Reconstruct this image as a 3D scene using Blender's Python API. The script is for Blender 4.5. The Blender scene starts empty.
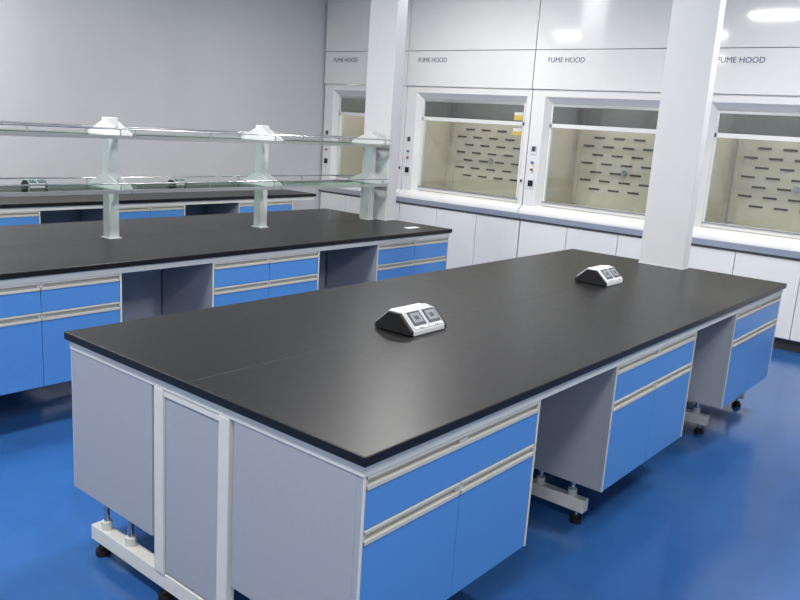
import bpy, bmesh, math
from mathutils import Vector, Matrix
scene = bpy.context.scene
try:
    scene.view_settings.view_transform = 'Standard'
    scene.view_settings.look = 'None'
    scene.view_settings.exposure = 0.14
except Exception: pass

# ---------------------------------------------------------------- materials
def mat(name, col, rough=0.5, metal=0.0, noise=0.03, scale=30.0, bump=0.0, spec=0.5, rvar=0.04):
    m = bpy.data.materials.new(name); m.use_nodes = True
    nt = m.node_tree; b = nt.nodes['Principled BSDF']
    b.inputs['Metallic'].default_value = metal
    b.inputs['Specular IOR Level'].default_value = spec
    tc = nt.nodes.new('ShaderNodeTexCoord')
    n = nt.nodes.new('ShaderNodeTexNoise'); n.inputs['Scale'].default_value = scale
    n.inputs['Detail'].default_value = 4
    nt.links.new(tc.outputs['Object'], n.inputs['Vector'])
    cr = nt.nodes.new('ShaderNodeValToRGB')
    c0 = [max(0, c*(1-noise)) for c in col]; c1 = [min(1, c*(1+noise)) for c in col]
    cr.color_ramp.elements[0].position = .3; cr.color_ramp.elements[1].position = .7
    cr.color_ramp.elements[0].color = (*c0, 1); cr.color_ramp.elements[1].color = (*c1, 1)
    nt.links.new(n.outputs['Fac'], cr.inputs['Fac'])
    nt.links.new(cr.outputs['Color'], b.inputs['Base Color'])
    mr = nt.nodes.new('ShaderNodeMapRange')
    mr.inputs['To Min'].default_value = max(0, rough-rvar); mr.inputs['To Max'].default_value = min(1, rough+rvar)
    nt.links.new(n.outputs['Fac'], mr.inputs['Value'])
    nt.links.new(mr.outputs['Result'], b.inputs['Roughness'])
    if bump:
        bp = nt.nodes.new('ShaderNodeBump'); bp.inputs['Strength'].default_value = bump; bp.inputs['Distance'].default_value = .002
        nt.links.new(n.outputs['Fac'], bp.inputs['Height']); nt.links.new(bp.outputs['Normal'], b.inputs['Normal'])
    return m

def glassmat(name, tint, fac=0.12):
    m = bpy.data.materials.new(name); m.use_nodes = True
    nt = m.node_tree; nt.nodes.remove(nt.nodes['Principled BSDF'])
    out = [n for n in nt.nodes if n.type == 'OUTPUT_MATERIAL'][0]
    t = nt.nodes.new('ShaderNodeBsdfTransparent'); t.inputs['Color'].default_value = (*tint, 1)
    g = nt.nodes.new('ShaderNodeBsdfGlossy'); g.inputs['Roughness'].default_value = .05
    mx = nt.nodes.new('ShaderNodeMixShader'); mx.inputs['Fac'].default_value = fac
    nt.links.new(t.outputs[0], mx.inputs[1]); nt.links.new(g.outputs[0], mx.inputs[2])
    nt.links.new(mx.outputs[0], out.inputs['Surface'])
    return m

M = {}
M['floor'] = mat('floor_blue_vinyl', (0.025, 0.098, 0.285), .17, noise=.06, scale=6, bump=.02)
M['wall'] = mat('wall_grey_panel', (.54, .55, .56), .33, noise=.012, scale=3)
M['ceil'] = mat('ceiling_white', (.8, .8, .8), .8, noise=.01)
M['black'] = mat('worktop_black', (.009, .0088, .0085), .34, noise=.12, scale=45, bump=.025, rvar=.04, spec=.28)
M['seam'] = mat('worktop_seam', (.045, .044, .042), .6)
M['frame'] = mat('frame_white_steel', (.66, .655, .60), .42, noise=.02)
M['grey'] = mat('panel_grey', (.355, .37, .40), .5, noise=.02, scale=60)
M['core'] = mat('panel_core_grey', (.355, .37, .40), .5, noise=.02, scale=60)
M['blue'] = mat('front_blue', (.08, .25, .58), .36, noise=.02)
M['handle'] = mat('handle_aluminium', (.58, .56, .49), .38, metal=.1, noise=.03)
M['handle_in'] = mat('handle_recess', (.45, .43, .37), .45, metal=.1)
M['hood'] = mat('hood_white', (.73, .725, .71), .07, noise=.008, scale=4, rvar=.01)
M['gap'] = mat('dark_gap', (.14, .14, .145), .7)
M['liner'] = mat('hood_liner_beige', (.50, .46, .39), .5, noise=.04, scale=8)
M['slot'] = mat('slot_dark', (.04, .037, .03), .8)
M['rubber'] = mat('black_plastic', (.012, .012, .013), .5, spec=.3)
M['chrome'] = mat('chrome', (.6, .6, .6), .2, metal=1.0)
M['alu'] = mat('aluminium', (.50, .52, .51), .3, metal=.8)
M['post'] = mat('post_white', (.60, .61, .61), .4, noise=.01)
M['column'] = mat('column_grey_white', (.60, .605, .61), .4, noise=.012, scale=5)
M['glass'] = glassmat('glass_clear', (.93, .96, .95), .08)
M['glass2'] = glassmat('glass_transom', (.42, .47, .50), .14)
M['glassg'] = glassmat('glass_shelf_green', (.72, .84, .78), .22)
M['white'] = mat('plastic_white', (.68, .68, .68), .45)
M['greyp'] = mat('plastic_grey', (.075, .082, .095), .5, spec=.25)
M['greym'] = mat('plastic_mid_grey', (.25, .265, .285), .5, spec=.25)
M['text'] = mat('label_text', (.05, .07, .14), .6, spec=.2)
M['yellow'] = mat('sticker_yellow', (.62, .47, .09), .5)
M['dark'] = mat('toe_kick', (.03, .03, .035), .6)
M['bluek'] = mat('knob_blue', (.03, .12, .5), .4)
M['redk'] = mat('knob_red', (.4, .07, .05), .4)
em = bpy.data.materials.new('lamp_diffuser'); em.use_nodes = True
eb = em.node_tree.nodes['Principled BSDF']; eb.inputs['Emission Color'].default_value = (1, .99, .96, 1)
eb.inputs['Emission Strength'].default_value = 6; M['lamp'] = em

# ---------------------------------------------------------------- mesh helpers
def box(m, x0, x1, y0, y1, z0, z1):
    x0, x1 = sorted((x0, x1)); y0, y1 = sorted((y0, y1)); z0, z1 = sorted((z0, z1))
    v = [(x0,y0,z0),(x1,y0,z0),(x1,y1,z0),(x0,y1,z0),(x0,y0,z1),(x1,y0,z1),(x1,y1,z1),(x0,y1,z1)]
    f = [(0,3,2,1),(4,5,6,7),(0,1,5,4),(1,2,6,5),(2,3,7,6),(3,0,4,7)]
    return (m, v, f)
def prism(m, pts, axis, a, b):
    n = len(pts)
    def mk(p, t):
        return {'x': (t, p[0], p[1]), 'y': (p[0], t, p[1]), 'z': (p[0], p[1], t)}[axis]
    v = [mk(p, a) for p in pts] + [mk(p, b) for p in pts]
    f = [tuple(range(n)), tuple(range(2*n-1, n-1, -1))]
    f += [(i, i+n, (i+1) % n + n, (i+1) % n) for i in range(n)]
    return (m, v, f)
def cyl(m, c, r, a, b, axis='z', n=20):
    pts = [(c[0]+r*math.cos(2*math.pi*i/n), c[1]+r*math.sin(2*math.pi*i/n)) for i in range(n)]
    return prism(m, pts, axis, a, b)

def empty(name, loc):
    e = bpy.data.objects.new(name, None); e.location = loc; e.empty_display_size = .1
    scene.collection.objects.link(e); return e
def build(name, items, parent=None, bevel=0.0, seg=2, smooth=False):
    me = bpy.data.meshes.new(name); bm = bmesh.new(); mats = []
    for (m, v, f) in items:
        if m not in mats: mats.append(m)
        bv = [bm.verts.new(p) for p in v]
        for ff in f:
            try:
                fa = bm.faces.new([bv[i] for i in ff]); fa.material_index = mats.index(m)
            except ValueError: pass
    bmesh.ops.recalc_face_normals(bm, faces=bm.faces[:])
    org = Vector((0, 0, 0))
    if parent is not None:
        org = parent.location.copy()
    for vv in bm.verts: vv.co -= org
    bm.to_mesh(me); bm.free()
    for m in mats: me.materials.append(M[m])
    o = bpy.data.objects.new(name, me); scene.collection.objects.link(o)
    if parent is not None: o.parent = parent
    if bevel:
        b = o.modifiers.new('bevel', 'BEVEL'); b.width = bevel; b.segments = seg; b.limit_method = 'ANGLE'; b.angle_limit = math.radians(50)
    return o

# ---------------------------------------------------------------- room
XB, YL, XW, YR, H = 7.95, 7.2, -2.6, -3.0, 3.3
build('floor', [box('floor', XW-.1, XB+.1, YR-.1, YL+.1, -.1, 0)])
build('ceiling', [box('ceil', XW-.1, XB+.1, YR-.1, YL+.1, H, H+.1)])
build('wall_left', [box('wall', XW-.1, XB+.1, YL, YL+.1, 0, H)])
build('wall_back', [box('wall', XB, XB+.1, YR, YL, 0, H)])
build('wall_front', [box('wall', XW-.1, XW, YR, YL, 0, H)])
build('wall_right', [box('wall', XW-.1, XB+.1, YR-.1, YR, 0, H)])
build('baseboard_left', [box('dark', XW, 7.1, YL-.012, YL, 0, .09)])

# ---------------------------------------------------------------- benches
TOPZ = .85
def cabinet(items, xa, xb, yf, d, split_drawer):
    z0 = .235
    items['car'] += [box('grey', xa, xb, yf+.021*d, yf+.52*d, z0, .783)]
    for (ga, gb) in ((xa, xa+.010), (xb-.010, xb)):
        items['car'] += [box('grey', ga, gb, yf+.001*d, yf+.0205*d, z0, .783), box('frame', ga, gb, yf-.002*d, yf+.0008*d, z0, .783)]
    xm = (xa+xb)/2
    xa += .010; xb -= .010
    def fronts(za, zb, split):
        if split:
            items['front'].append(box('blue', xa+.002, xm-.0015, yf, yf+.019*d, za, zb))
            items['front'].append(box('blue', xm+.0015, xb-.002, yf, yf+.019*d, za, zb))
        else:
            items['front'].append(box('blue', xa+.002, xb-.002, yf, yf+.019*d, za, zb))
    fronts(.628, .740, split_drawer)
    fronts(z0, .582, True)
    for (za, zb) in ((.742, .783), (.584, .626)):
        items['hand'] += [box('handle', xa+.001, xb-.001, yf-.003*d, yf+.019*d, zb-.010, zb),
                          box('handle', xa+.001, xb-.001, yf-.003*d, yf+.019*d, za, za+.013),
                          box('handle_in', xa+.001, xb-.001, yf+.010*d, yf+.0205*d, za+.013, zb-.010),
                          box('handle', xa+.001, xa+.006, yf-.003*d, yf+.019*d, za, zb),
                          box('handle', xb-.006, xb-.001, yf-.003*d, yf+.019*d, za, zb)]
        if split_drawer or za < .7:
            items['hand'].append(box('handle', xm-.004, xm+.004, yf-.003*d, yf+.019*d, za, zb))
        items['hand'].append(box('handle', xm-.02, xm+.02, yf+.001*d, yf+.013*d, za+.015, zb-.013))

def foot(items, x, y, ztop=.06):
    items['feet'] += [cyl('rubber', (x, y), .028, 0, .022), cyl('rubber', (x, y), .018, .022, .034), cyl('chrome', (x, y), .008, .03, ztop+.01)]

def island(x0, x1, y0, y1, split):
    yc = (y0+y1)/2
    root = empty('lab_island_bench', ((x0+x1)/2, yc, 0))
    it = {'car': [], 'front': [], 'hand': [], 'feet': []}
    build('worktop', [box('black', x0, x1, y0, y1, .82, TOPZ)], root, .004, 3)
    xm = (x0+x1)/2
    build('worktop_seams', [box('seam', xm-.001, xm+.001, y0+.001, y1-.001, TOPZ-.002, TOPZ+.0003),
                            box('seam', x0+.001, x1-.001, yc-.0008, yc+.0008, TOPZ-.002, TOPZ+.0003)], root)
    fx0, fx1 = x0+.014, x1-.014
    cabs = [(x0+.017, x0+.915), (xm-.45, xm+.45), (x1-.915, x1-.017)]
    for (a, b) in cabs:
        cabinet(it, a, b, y0+.018, 1, split)
        cabinet(it, a, b, y1-.018, -1, split)
    build('cabinet_carcasses', it['car'], root, .0008)
    build('drawer_and_door_fronts', it['front'], root, .0015)
    build('handle_strips', it['hand'], root, .001)
    fr = []
    fr += [box('frame', fx0, fx1, y0+.014, y0+.05, .784, .82), box('frame', fx0, fx1, y1-.05, y1-.014, .784, .82),
           box('frame', fx0, fx0+.04, y0+.05, y1-.05, .784, .82), box('frame', fx1-.04, fx1, y0+.05, y1-.05, .784, .82)]
    for cx in (fx0+.03, x0+1.64, x1-.75, fx1-.03):
        fr += [box('frame', cx-.025, cx+.025, y0+.13, y1-.13, .06, .118)]
        if abs(cx-fx0-.03) < .01 or abs(cx-fx1+.03) < .01:
            s = -1 if cx < xm else 1
            xo = cx+.028*s
            fr += [box('frame', xo-.03*s, xo+.003*s, yc-.195, yc-.145, .118, .784), box('frame', xo-.03*s, xo+.003*s, yc+.145, yc+.195, .118, .784)]
            fr += [box('core', xo-.02*s, xo-.006*s, yc-.144, yc+.144, .125, .784)]
            fr += [box('frame', xo-.024*s, xo-.001*s, yc-.144, yc+.144, .76, .784)]
        else:
            fr += [box('frame', cx-.02, cx+.02, yc-.19, yc-.15, .118, .82), box('frame', cx-.02, cx+.02, yc+.15, yc+.19, .118, .82)]
        for yy in (y0+.17, y1-.17, yc-.17, yc+.17):
            foot(it, cx, yy)
        for yy in (y0+.36, y1-.36, y0+.2, y1-.2):
            it['feet'] += [cyl('chrome', (cx, yy), .011, .118, .236), cyl('frame', (cx, yy), .02, .118, .15)]
    for (a, b) in ((cabs[0][1], cabs[1][0]), (cabs[1][1], cabs[2][0])):
        fr += [box('core', a, b, yc-.20, yc-.192, .30, .80), box('core', a, b, yc+.192, yc+.20, .30, .80)]
    fr += [box('frame', fx0+.07, fx1-.07, yc-.19, yc-.16, .07, .11), box('frame', fx0+.07, fx1-.07, yc+.16, yc+.19, .07, .11)]
    build('steel_frame', fr, root, .002)
    build('levelling_feet', it['feet'], root)
    return root

X0, X1 = 1.400, 5.343
island(X0, X1, 1.213, 2.715, False)
island(X0, X1, 3.82, 5.32, True)

def wall_bench():
    x0, x1, y0, y1 = .6, 6.3, 6.42, 7.18
    root = empty('lab_wall_bench', ((x0+x1)/2, (y0+y1)/2, 0))
    it = {'car': [], 'front': [], 'hand': [], 'feet': []}
    build('worktop', [box('black', x0, x1, y0, y1, .82, TOPZ), box('black', x0, x1, y1-.018, y1, TOPZ, TOPZ+.04)], root, .004, 3)
    cabs = [(.98, 1.73), (2.40, 3.15), (3.80, 4.57), (5.22, 5.97)]
    for a, b in cabs: cabinet(it, a, b, y0+.02, 1, True)
    fr = [box('frame', x0+.02, x1-.02, y0+.015, y0+.05, .784, .82), box('core', x0+.02, x1-.02, y1-.12, y1-.1, .25, .8)]
    for cx in (x0+.05, 2.0, 3.5, 4.95, x1-.05):
        fr += [box('frame', cx-.02, cx+.02, y0+.1, y1-.05, .06, .118), box('frame', cx-.02, cx+.02, y1-.1, y1-.06, .118, .82)]
        foot(it, cx, y0+.15); foot(it, cx, y1-.1)
    build('cabinet_carcasses', it['car'], root, .0008); build('drawer_and_door_fronts', it['front'], root, .0015)
    build('handle_strips', it['hand'], root, .001); build('steel_frame', fr, root, .002); build('levelling_feet', it['feet'], root)
wall_bench()

# ---------------------------------------------------------------- service columns
def column(yc, xa=5.185, xb=5.285, hy=.152):
    root = empty('service_column', ((xa+xb)/2, yc, TOPZ))
    build('shaft', [box('column', xa, xb, yc-hy, yc+hy, TOPZ+.001, H)], root, .005, 3)
    build('base_seal', [box('column', xa-.003, xb+.003, yc-hy-.003, yc+hy+.003, TOPZ+.0005, TOPZ+.01)], root, .002)
    build('ceiling_collar', [box('column', xa-.03, xb+.03, yc-hy-.03, yc+hy+.03, H-.04, H)], root, .003)
column(1.975); column(4.58, 5.185, 5.315)

# ---------------------------------------------------------------- reagent shelf
def reagent_shelf():
    yc = 4.57
    root = empty('reagent_shelf', (3.3, yc, TOPZ))
    posts = [1.47, 2.69, 3.91, 5.11]
    pi, gi, ri = [], [], []
    for x in posts:
        pi += [box('post', x-.034, x+.034, yc-.036, yc+.036, TOPZ+.001, 1.60),
               box('post', x-.045, x+.045, yc-.05, yc+.05, TOPZ+.0005, TOPZ+.008)]
        for zs in (1.165, 1.49):
            pts = [(yc-.19, zs-.006), (yc+.19, zs-.006), (yc+.19, zs+.02), (yc+.045, zs+.085), (yc-.045, zs+.085), (yc-.19, zs+.02)]
            for s in (-1, 1):
                pi.append(prism('post', pts, 'x', x+s*.0335, x+s*.0375))
    for a, b in zip(posts[:-1], posts[1:]):
        a2, b2 = a+.04, b-.04
        for zs in (1.165, 1.49):
            gi.append(box('glassg', a2, b2, yc-.19, yc+.19, zs-.004, zs+.004))
            for s in (-1, 1):
                ri.append(box('alu', a+.02, b+.01, yc+s*.2-.009, yc+s*.2+.009, zs-.012, zs+.010))
                ri.append(cyl('chrome', (yc+s*.2, zs+.048), .005, a+.02, b+.01, 'x', 12))
                for k in range(3):
                    xx = a+.05+(b-a-.1)*k/2
                    ri.append(cyl('chrome', (xx, yc+s*.2), .004, zs+.008, zs+.048, 'z', 8))
    build('posts_and_brackets', pi, root, .002); build('glass_shelves', gi, root); build('edge_and_guard_rails', ri, root)
reagent_shelf()

# ---------------------------------------------------------------- desktop sockets
def socket(x, y, z, L=.235, W=.2, Hh=.085):
    root = empty('desktop_power_socket', (x, y, z))
    hl, hw = L/2, W/2
    k0 = L/.235
    prof = [(y-hw, z+.001), (y+hw, z+.001), (y+hw, z+.02), (y+.03*W/.2, z+Hh), (y-.03*W/.2, z+Hh), (y-hw, z+.02)]
    prof2 = [(y+(p[0]-y)*.97, z+.003+(p[1]-z-.001)*.95) for p in prof]
    build('housing', [prism('white', prof, 'x', x-hl+.016, x+hl-.016)], root, .003, 3)
    build('end_caps', [prism('rubber', prof2, 'x', x-hl, x-hl+.0165), prism('rubber', prof2, 'x', x+hl-.0165, x+hl)], root, .003, 3)
    its = []
    for s in (-1, 1):
        a = Vector((0, s*hw, .02)); b = Vector((0, s*.03*W/.2, Hh)); d = (b-a); n = Vector((0, s*(Hh-.02), hw-.03*W/.2)).normalized()
        for k in (-1, 1):
            cx = k*.049*k0
            def quad(m, hx, t0, t1, h0, h1, cx=cx, ox=0):
                v = []
                for h in (h0, h1):
                    for (dx, t) in ((-hx*k0, t0), (hx*k0, t0), (hx*k0, t1), (-hx*k0, t1)):
                        p = a + d*t + n*h; v.append((x+cx+ox+dx, y+p.y, z+p.z))
                return (m, v, [(0,3,2,1),(4,5,6,7),(0,1,5,4),(1,2,6,5),(2,3,7,6),(3,0,4,7)])
            its += [quad('white', .046, .06, .96, -.002, .006), quad('greyp', .039, .22, .92, .0, .009),
                    quad('greym', .030, .34, .82, .0, .0104), quad('greyp', .012, .48, .68, .0, .0114), quad('white', .012, .08, .14, .0, .011)]
    its.append(box('white', x-hl+.02, x+hl-.02, y-.012, y+.012, z+Hh-.002, z+Hh+.004))
    build('flip_covers', its, root, .0006, 1)
socket(2.505, 1.965, TOPZ); socket(4.25, 1.965, TOPZ)
socket(2.25, 4.66, 1.169, .12, .09, .045); socket(3.24, 4.66, 1.169, .10, .08, .035)
build('paper_card', [box('white', 4.98, 5.12, 3.99, 4.05, TOPZ+.0005, TOPZ+.004)], None, .001)

# ---------------------------------------------------------------- fume hoods
XF = 7.1
def hood(yr, yl, stick=False):
    root = empty('fume_hood', (XF+.4, (yr+yl)/2, 0))
    yl -= .004; yr += .004
    oR, oL = yr+.10, yl-.19
    xb = 7.9
    it = []
    it += [box('hood', XF, XF+.03, yr, yl, 2.478, H-.002), box('hood', XF, XF+.03, yr, yl, 2.10, 2.472)]
    it += [box('gap', XF+.01, XF+.03, yr+.005, yl-.005, 2.47, 2.48)]
    it += [box('hood', XF+.03, xb, yr, yr+.02, .8, H-.002), box('hood', XF+.03, xb, yl-.02, yl, .8, H-.002)]
    build('upper_fascia', it, root, .003)
    it = []
    XP = XF+.02
    it.append(prism('hood', [(XP, yr), (XP, oR-.045), (XF+.08, oR), (XF+.16, oR), (XF+.16, yr)], 'z', .93, 2.098))
    it.append(prism('hood', [(XP, yl), (XP, oL+.045), (XF+.08, oL), (XF+.16, oL), (XF+.16, yl)], 'z', .93, 2.098))
    it.append(prism('hood', [(XP, 2.098), (XP, 2.03), (XF+.08, 1.968), (XF+.16, 1.968), (XF+.16, 2.098)], 'y', oR-.05, oL+.05))
    build('front_frame', it, root, .003)
    n = 10; pts = [(XF+.16, .80), (XF-.0, .80)]
    for i in range(n+1):
        t = math.pi*i/n/2
        pts.append((XF-.045+.12*(1-math.cos(t)), .86+.09*math.sin(t)))
    pts += [(XF+.16, .95)]
    build('aerofoil_sill', [prism('hood', pts, 'y', yr, yl)], root)
    it = [box('liner', XF+.16, 7.75, oR-.03, oR-.015, .95, 2.2), box('liner', XF+.16, 7.75, oL+.015, oL+.03, .95, 2.2),
          box('liner', XF+.16, 7.8, oR-.03, oL+.03, 2.18, 2.2), box('liner', 7.75, 7.77, oR-.03, oL+.03, .95, 2.2),
          box('liner', XF+.16, 7.77, oR-.03, oL+.03, .93, .96)]
    build('liner', it, root)
    it = []
    w = (oL-oR)
    for r in range(8):
        zz = 1.13+r*.088
        k = 5
        for c in range(k):
            yy = oR+.12+(c+(.5 if r % 2 else 0))*(w-.22)/(k+.1)
            it.append(box('slot', 7.744, 7.7505, yy, yy+.12, zz, zz+.018))
    it.append(cyl('chrome', (oR+w*.55, 1.33), .03, 7.735, 7.7502, 'x', 24))
    for c in (.05, .95):
        it.append(box('liner', 7.725, 7.7502, oR+w*c-.02, oR+w*c+.02, .97, 2.17))
    build('baffle_slots', it, root)
    it = [box('hood', XF+.085, XF+.115, oR, oL, 1.735, 1.775), box('hood', XF+.085, XF+.115, oR, oL, .955, .99),
          box('alu', XF+.075, XF+.12, oR, oL, .985, 1.0),
          box('hood', XF+.085, XF+.115, oR, oR+.02, .99, 1.96), box('hood', XF+.085, XF+.115, oL-.02, oL, .99, 1.96),
          box('alu', XF+.086, XF+.114, oR, oL, 1.94, 1.966)]
    build('sash_frame', it, root, .002)
    build('sash_glass', [box('glass', XF+.098, XF+.102, oR+.02, oL-.02, 1.0, 1.735), ], root)
    build('transom_glass', [box('glass2', XF+.098, XF+.102, oR+.02, oL-.02, 1.775, 1.94)], root)
    it = [box('hood', XF+.04, xb, yr, yl, .10, .80), box('dark', XF+.08, xb, yr, yl, 0, .10)]
    nd = 3; dw = (yl-yr)/nd
    for i in range(nd):
        it.append(box('hood', XF+.015, XF+.039, yr+i*dw+.003, yr+(i+1)*dw-.003, .11, .775))
    it.append(box('gap', XF+.03, XF+.0405, yr+.002, yl-.002, .777, .80))
    build('base_cabinet', it, root, .002)
    cy = yl-.075
    it = [box('white', XP-.008, XP, cy-.04, cy+.04, 1.12, 1.22), box('rubber', XP-.014, XP-.007, cy-.027, cy+.027, 1.14, 1.20),
          box('white', XP-.008, XP, cy-.03, cy+.03, 1.46, 1.56), box('greyp', XP-.011, XP-.007, cy-.022, cy+.022, 1.49, 1.54),
          cyl('chrome', (cy, 1.38), .014, XP-.01, XP, 'x'), cyl('bluek', (cy, 1.38), .010, XP-.03, XP-.01, 'x'),
          cyl('chrome', (cy, 1.31), .014, XP-.01, XP, 'x'), cyl('redk', (cy, 1.31), .010, XP-.03, XP-.01, 'x')]
    ry = yr+.03
    it += [box('white', XP-.006, XP, ry-.018, ry+.018, 1.16, 1.21), box('rubber', XP-.009, XP-.005, ry-.01, ry+.01, 1.17, 1.2)]
    build('controls', it, root, .001)
    if stick:
        build('warning_stickers', [box('yellow', XF+.092, XF+.0975, oR+.03, oR+.13, 1.79, 1.84), box('white', XF+.092, XF+.0975, oR+.03, oR+.13, 1.84, 1.87),
                                   box('yellow', XF+.092, XF+.0975, oR+.03, oR+.13, 1.64, 1.68), box('white', XF+.092, XF+.0975, oR+.03, oR+.13, 1.68, 1.71)], root)
    cu = bpy.data.curves.new('fume_hood_label', 'FONT'); cu.body = 'FUME HOOD'; cu.size = .068; cu.extrude = .0008
    cu.align_x = 'LEFT'
    t = bpy.data.objects.new('label_text', cu); scene.collection.objects.link(t)
    t.data.materials.append(M['text'])
    t.parent = root
    Rm = Matrix(((0, 0, -1), (-1, 0, 0), (0, 1, 0))).to_4x4()
    t.matrix_local = Matrix.Translation(Vector((XF-.0012, yl-.145, 2.355)) - root.location) @ Rm
    la = bpy.data.lights.new('hood_fill_light', 'AREA'); la.shape = 'RECTANGLE'; la.size = .12; la.size_y = .9  # unseen fill light added to brighten the hood interior
    la.energy = 5.5; la.color = (1, .94, .84)
    lo = bpy.data.objects.new('hood_fill_light', la); scene.collection.objects.link(lo); lo.parent = root
    lo.location = Vector((XF+.35, (yr+yl)/2, 2.17)) - root.location
    return root
B = [7.18, 5.87, 4.24, 2.61, .98, -.65]
for i in range(5):
    hood(B[i+1], B[i], stick=(i == 1))

# ---------------------------------------------------------------- ceiling lights
def lamp(x, y, w=60, hx=.17, hy=.29):
    root = empty('ceiling_light', (x, y, H))
    build('housing', [box('ceil', x-hx-.02, x+hx+.02, y-hy-.02, y-hy, H-.03, H-.001), box('ceil', x-hx-.02, x+hx+.02, y+hy, y+hy+.02, H-.03, H-.001),
                      box('ceil', x-hx-.02, x-hx, y-hy, y+hy, H-.03, H-.001), box('ceil', x+hx, x+hx+.02, y-hy, y+hy, H-.03, H-.001)], root)
    build('diffuser', [box('lamp', x-hx, x+hx, y-hy, y+hy, H-.02, H-.001)], root)
    la = bpy.data.lights.new('panel_light', 'AREA'); la.shape = 'RECTANGLE'; la.size = 2*hx-.04; la.size_y = 2*hy-.04
    la.energy = w; la.color = (1, .985, .96)
    lo = bpy.data.objects.new('panel_light', la); scene.collection.objects.link(lo); lo.parent = root
    lo.location = (0, 0, -.035)
for (x, y, p) in ((3.5, 3.08, 60), (2.05, 6.6, 52), (1.8, 4.5, 60), (3.4, -.4, 60), (.2, 3.0, 56), (.2, 0.2, 56), (-1.6, 5.6, 50), (5.45, 4.5, 55), (5.6, .7, 60), (-1.8, -2.0, 50)):  # third panel is an added fixture, put in to brighten the left wall
    lamp(x, y, p)

w = bpy.data.worlds.new('world'); scene.world = w; w.use_nodes = True
w.node_tree.nodes['Background'].inputs['Color'].default_value = (.8, .85, .9, 1)
w.node_tree.nodes['Background'].inputs['Strength'].default_value = .3

# ---------------------------------------------------------------- camera
dX = Vector((667, -132, 791)).normalized()
dY = Vector((-987, -240, 791)); dY = (dY - dX*dY.dot(dX)).normalized()
dZ = dX.cross(dY)
cam = bpy.data.cameras.new('camera'); co = bpy.data.objects.new('camera', cam); scene.collection.objects.link(co)
R = Matrix(((dX.x, -dX.y, -dX.z), (dY.x, -dY.y, -dY.z), (dZ.x, -dZ.y, -dZ.z)))
co.matrix_world = Matrix.Translation((0, 0, 1.67)) @ R.to_4x4()
cam.sensor_width = 36; cam.lens = 791/800*36; cam.clip_start = .02
scene.camera = co
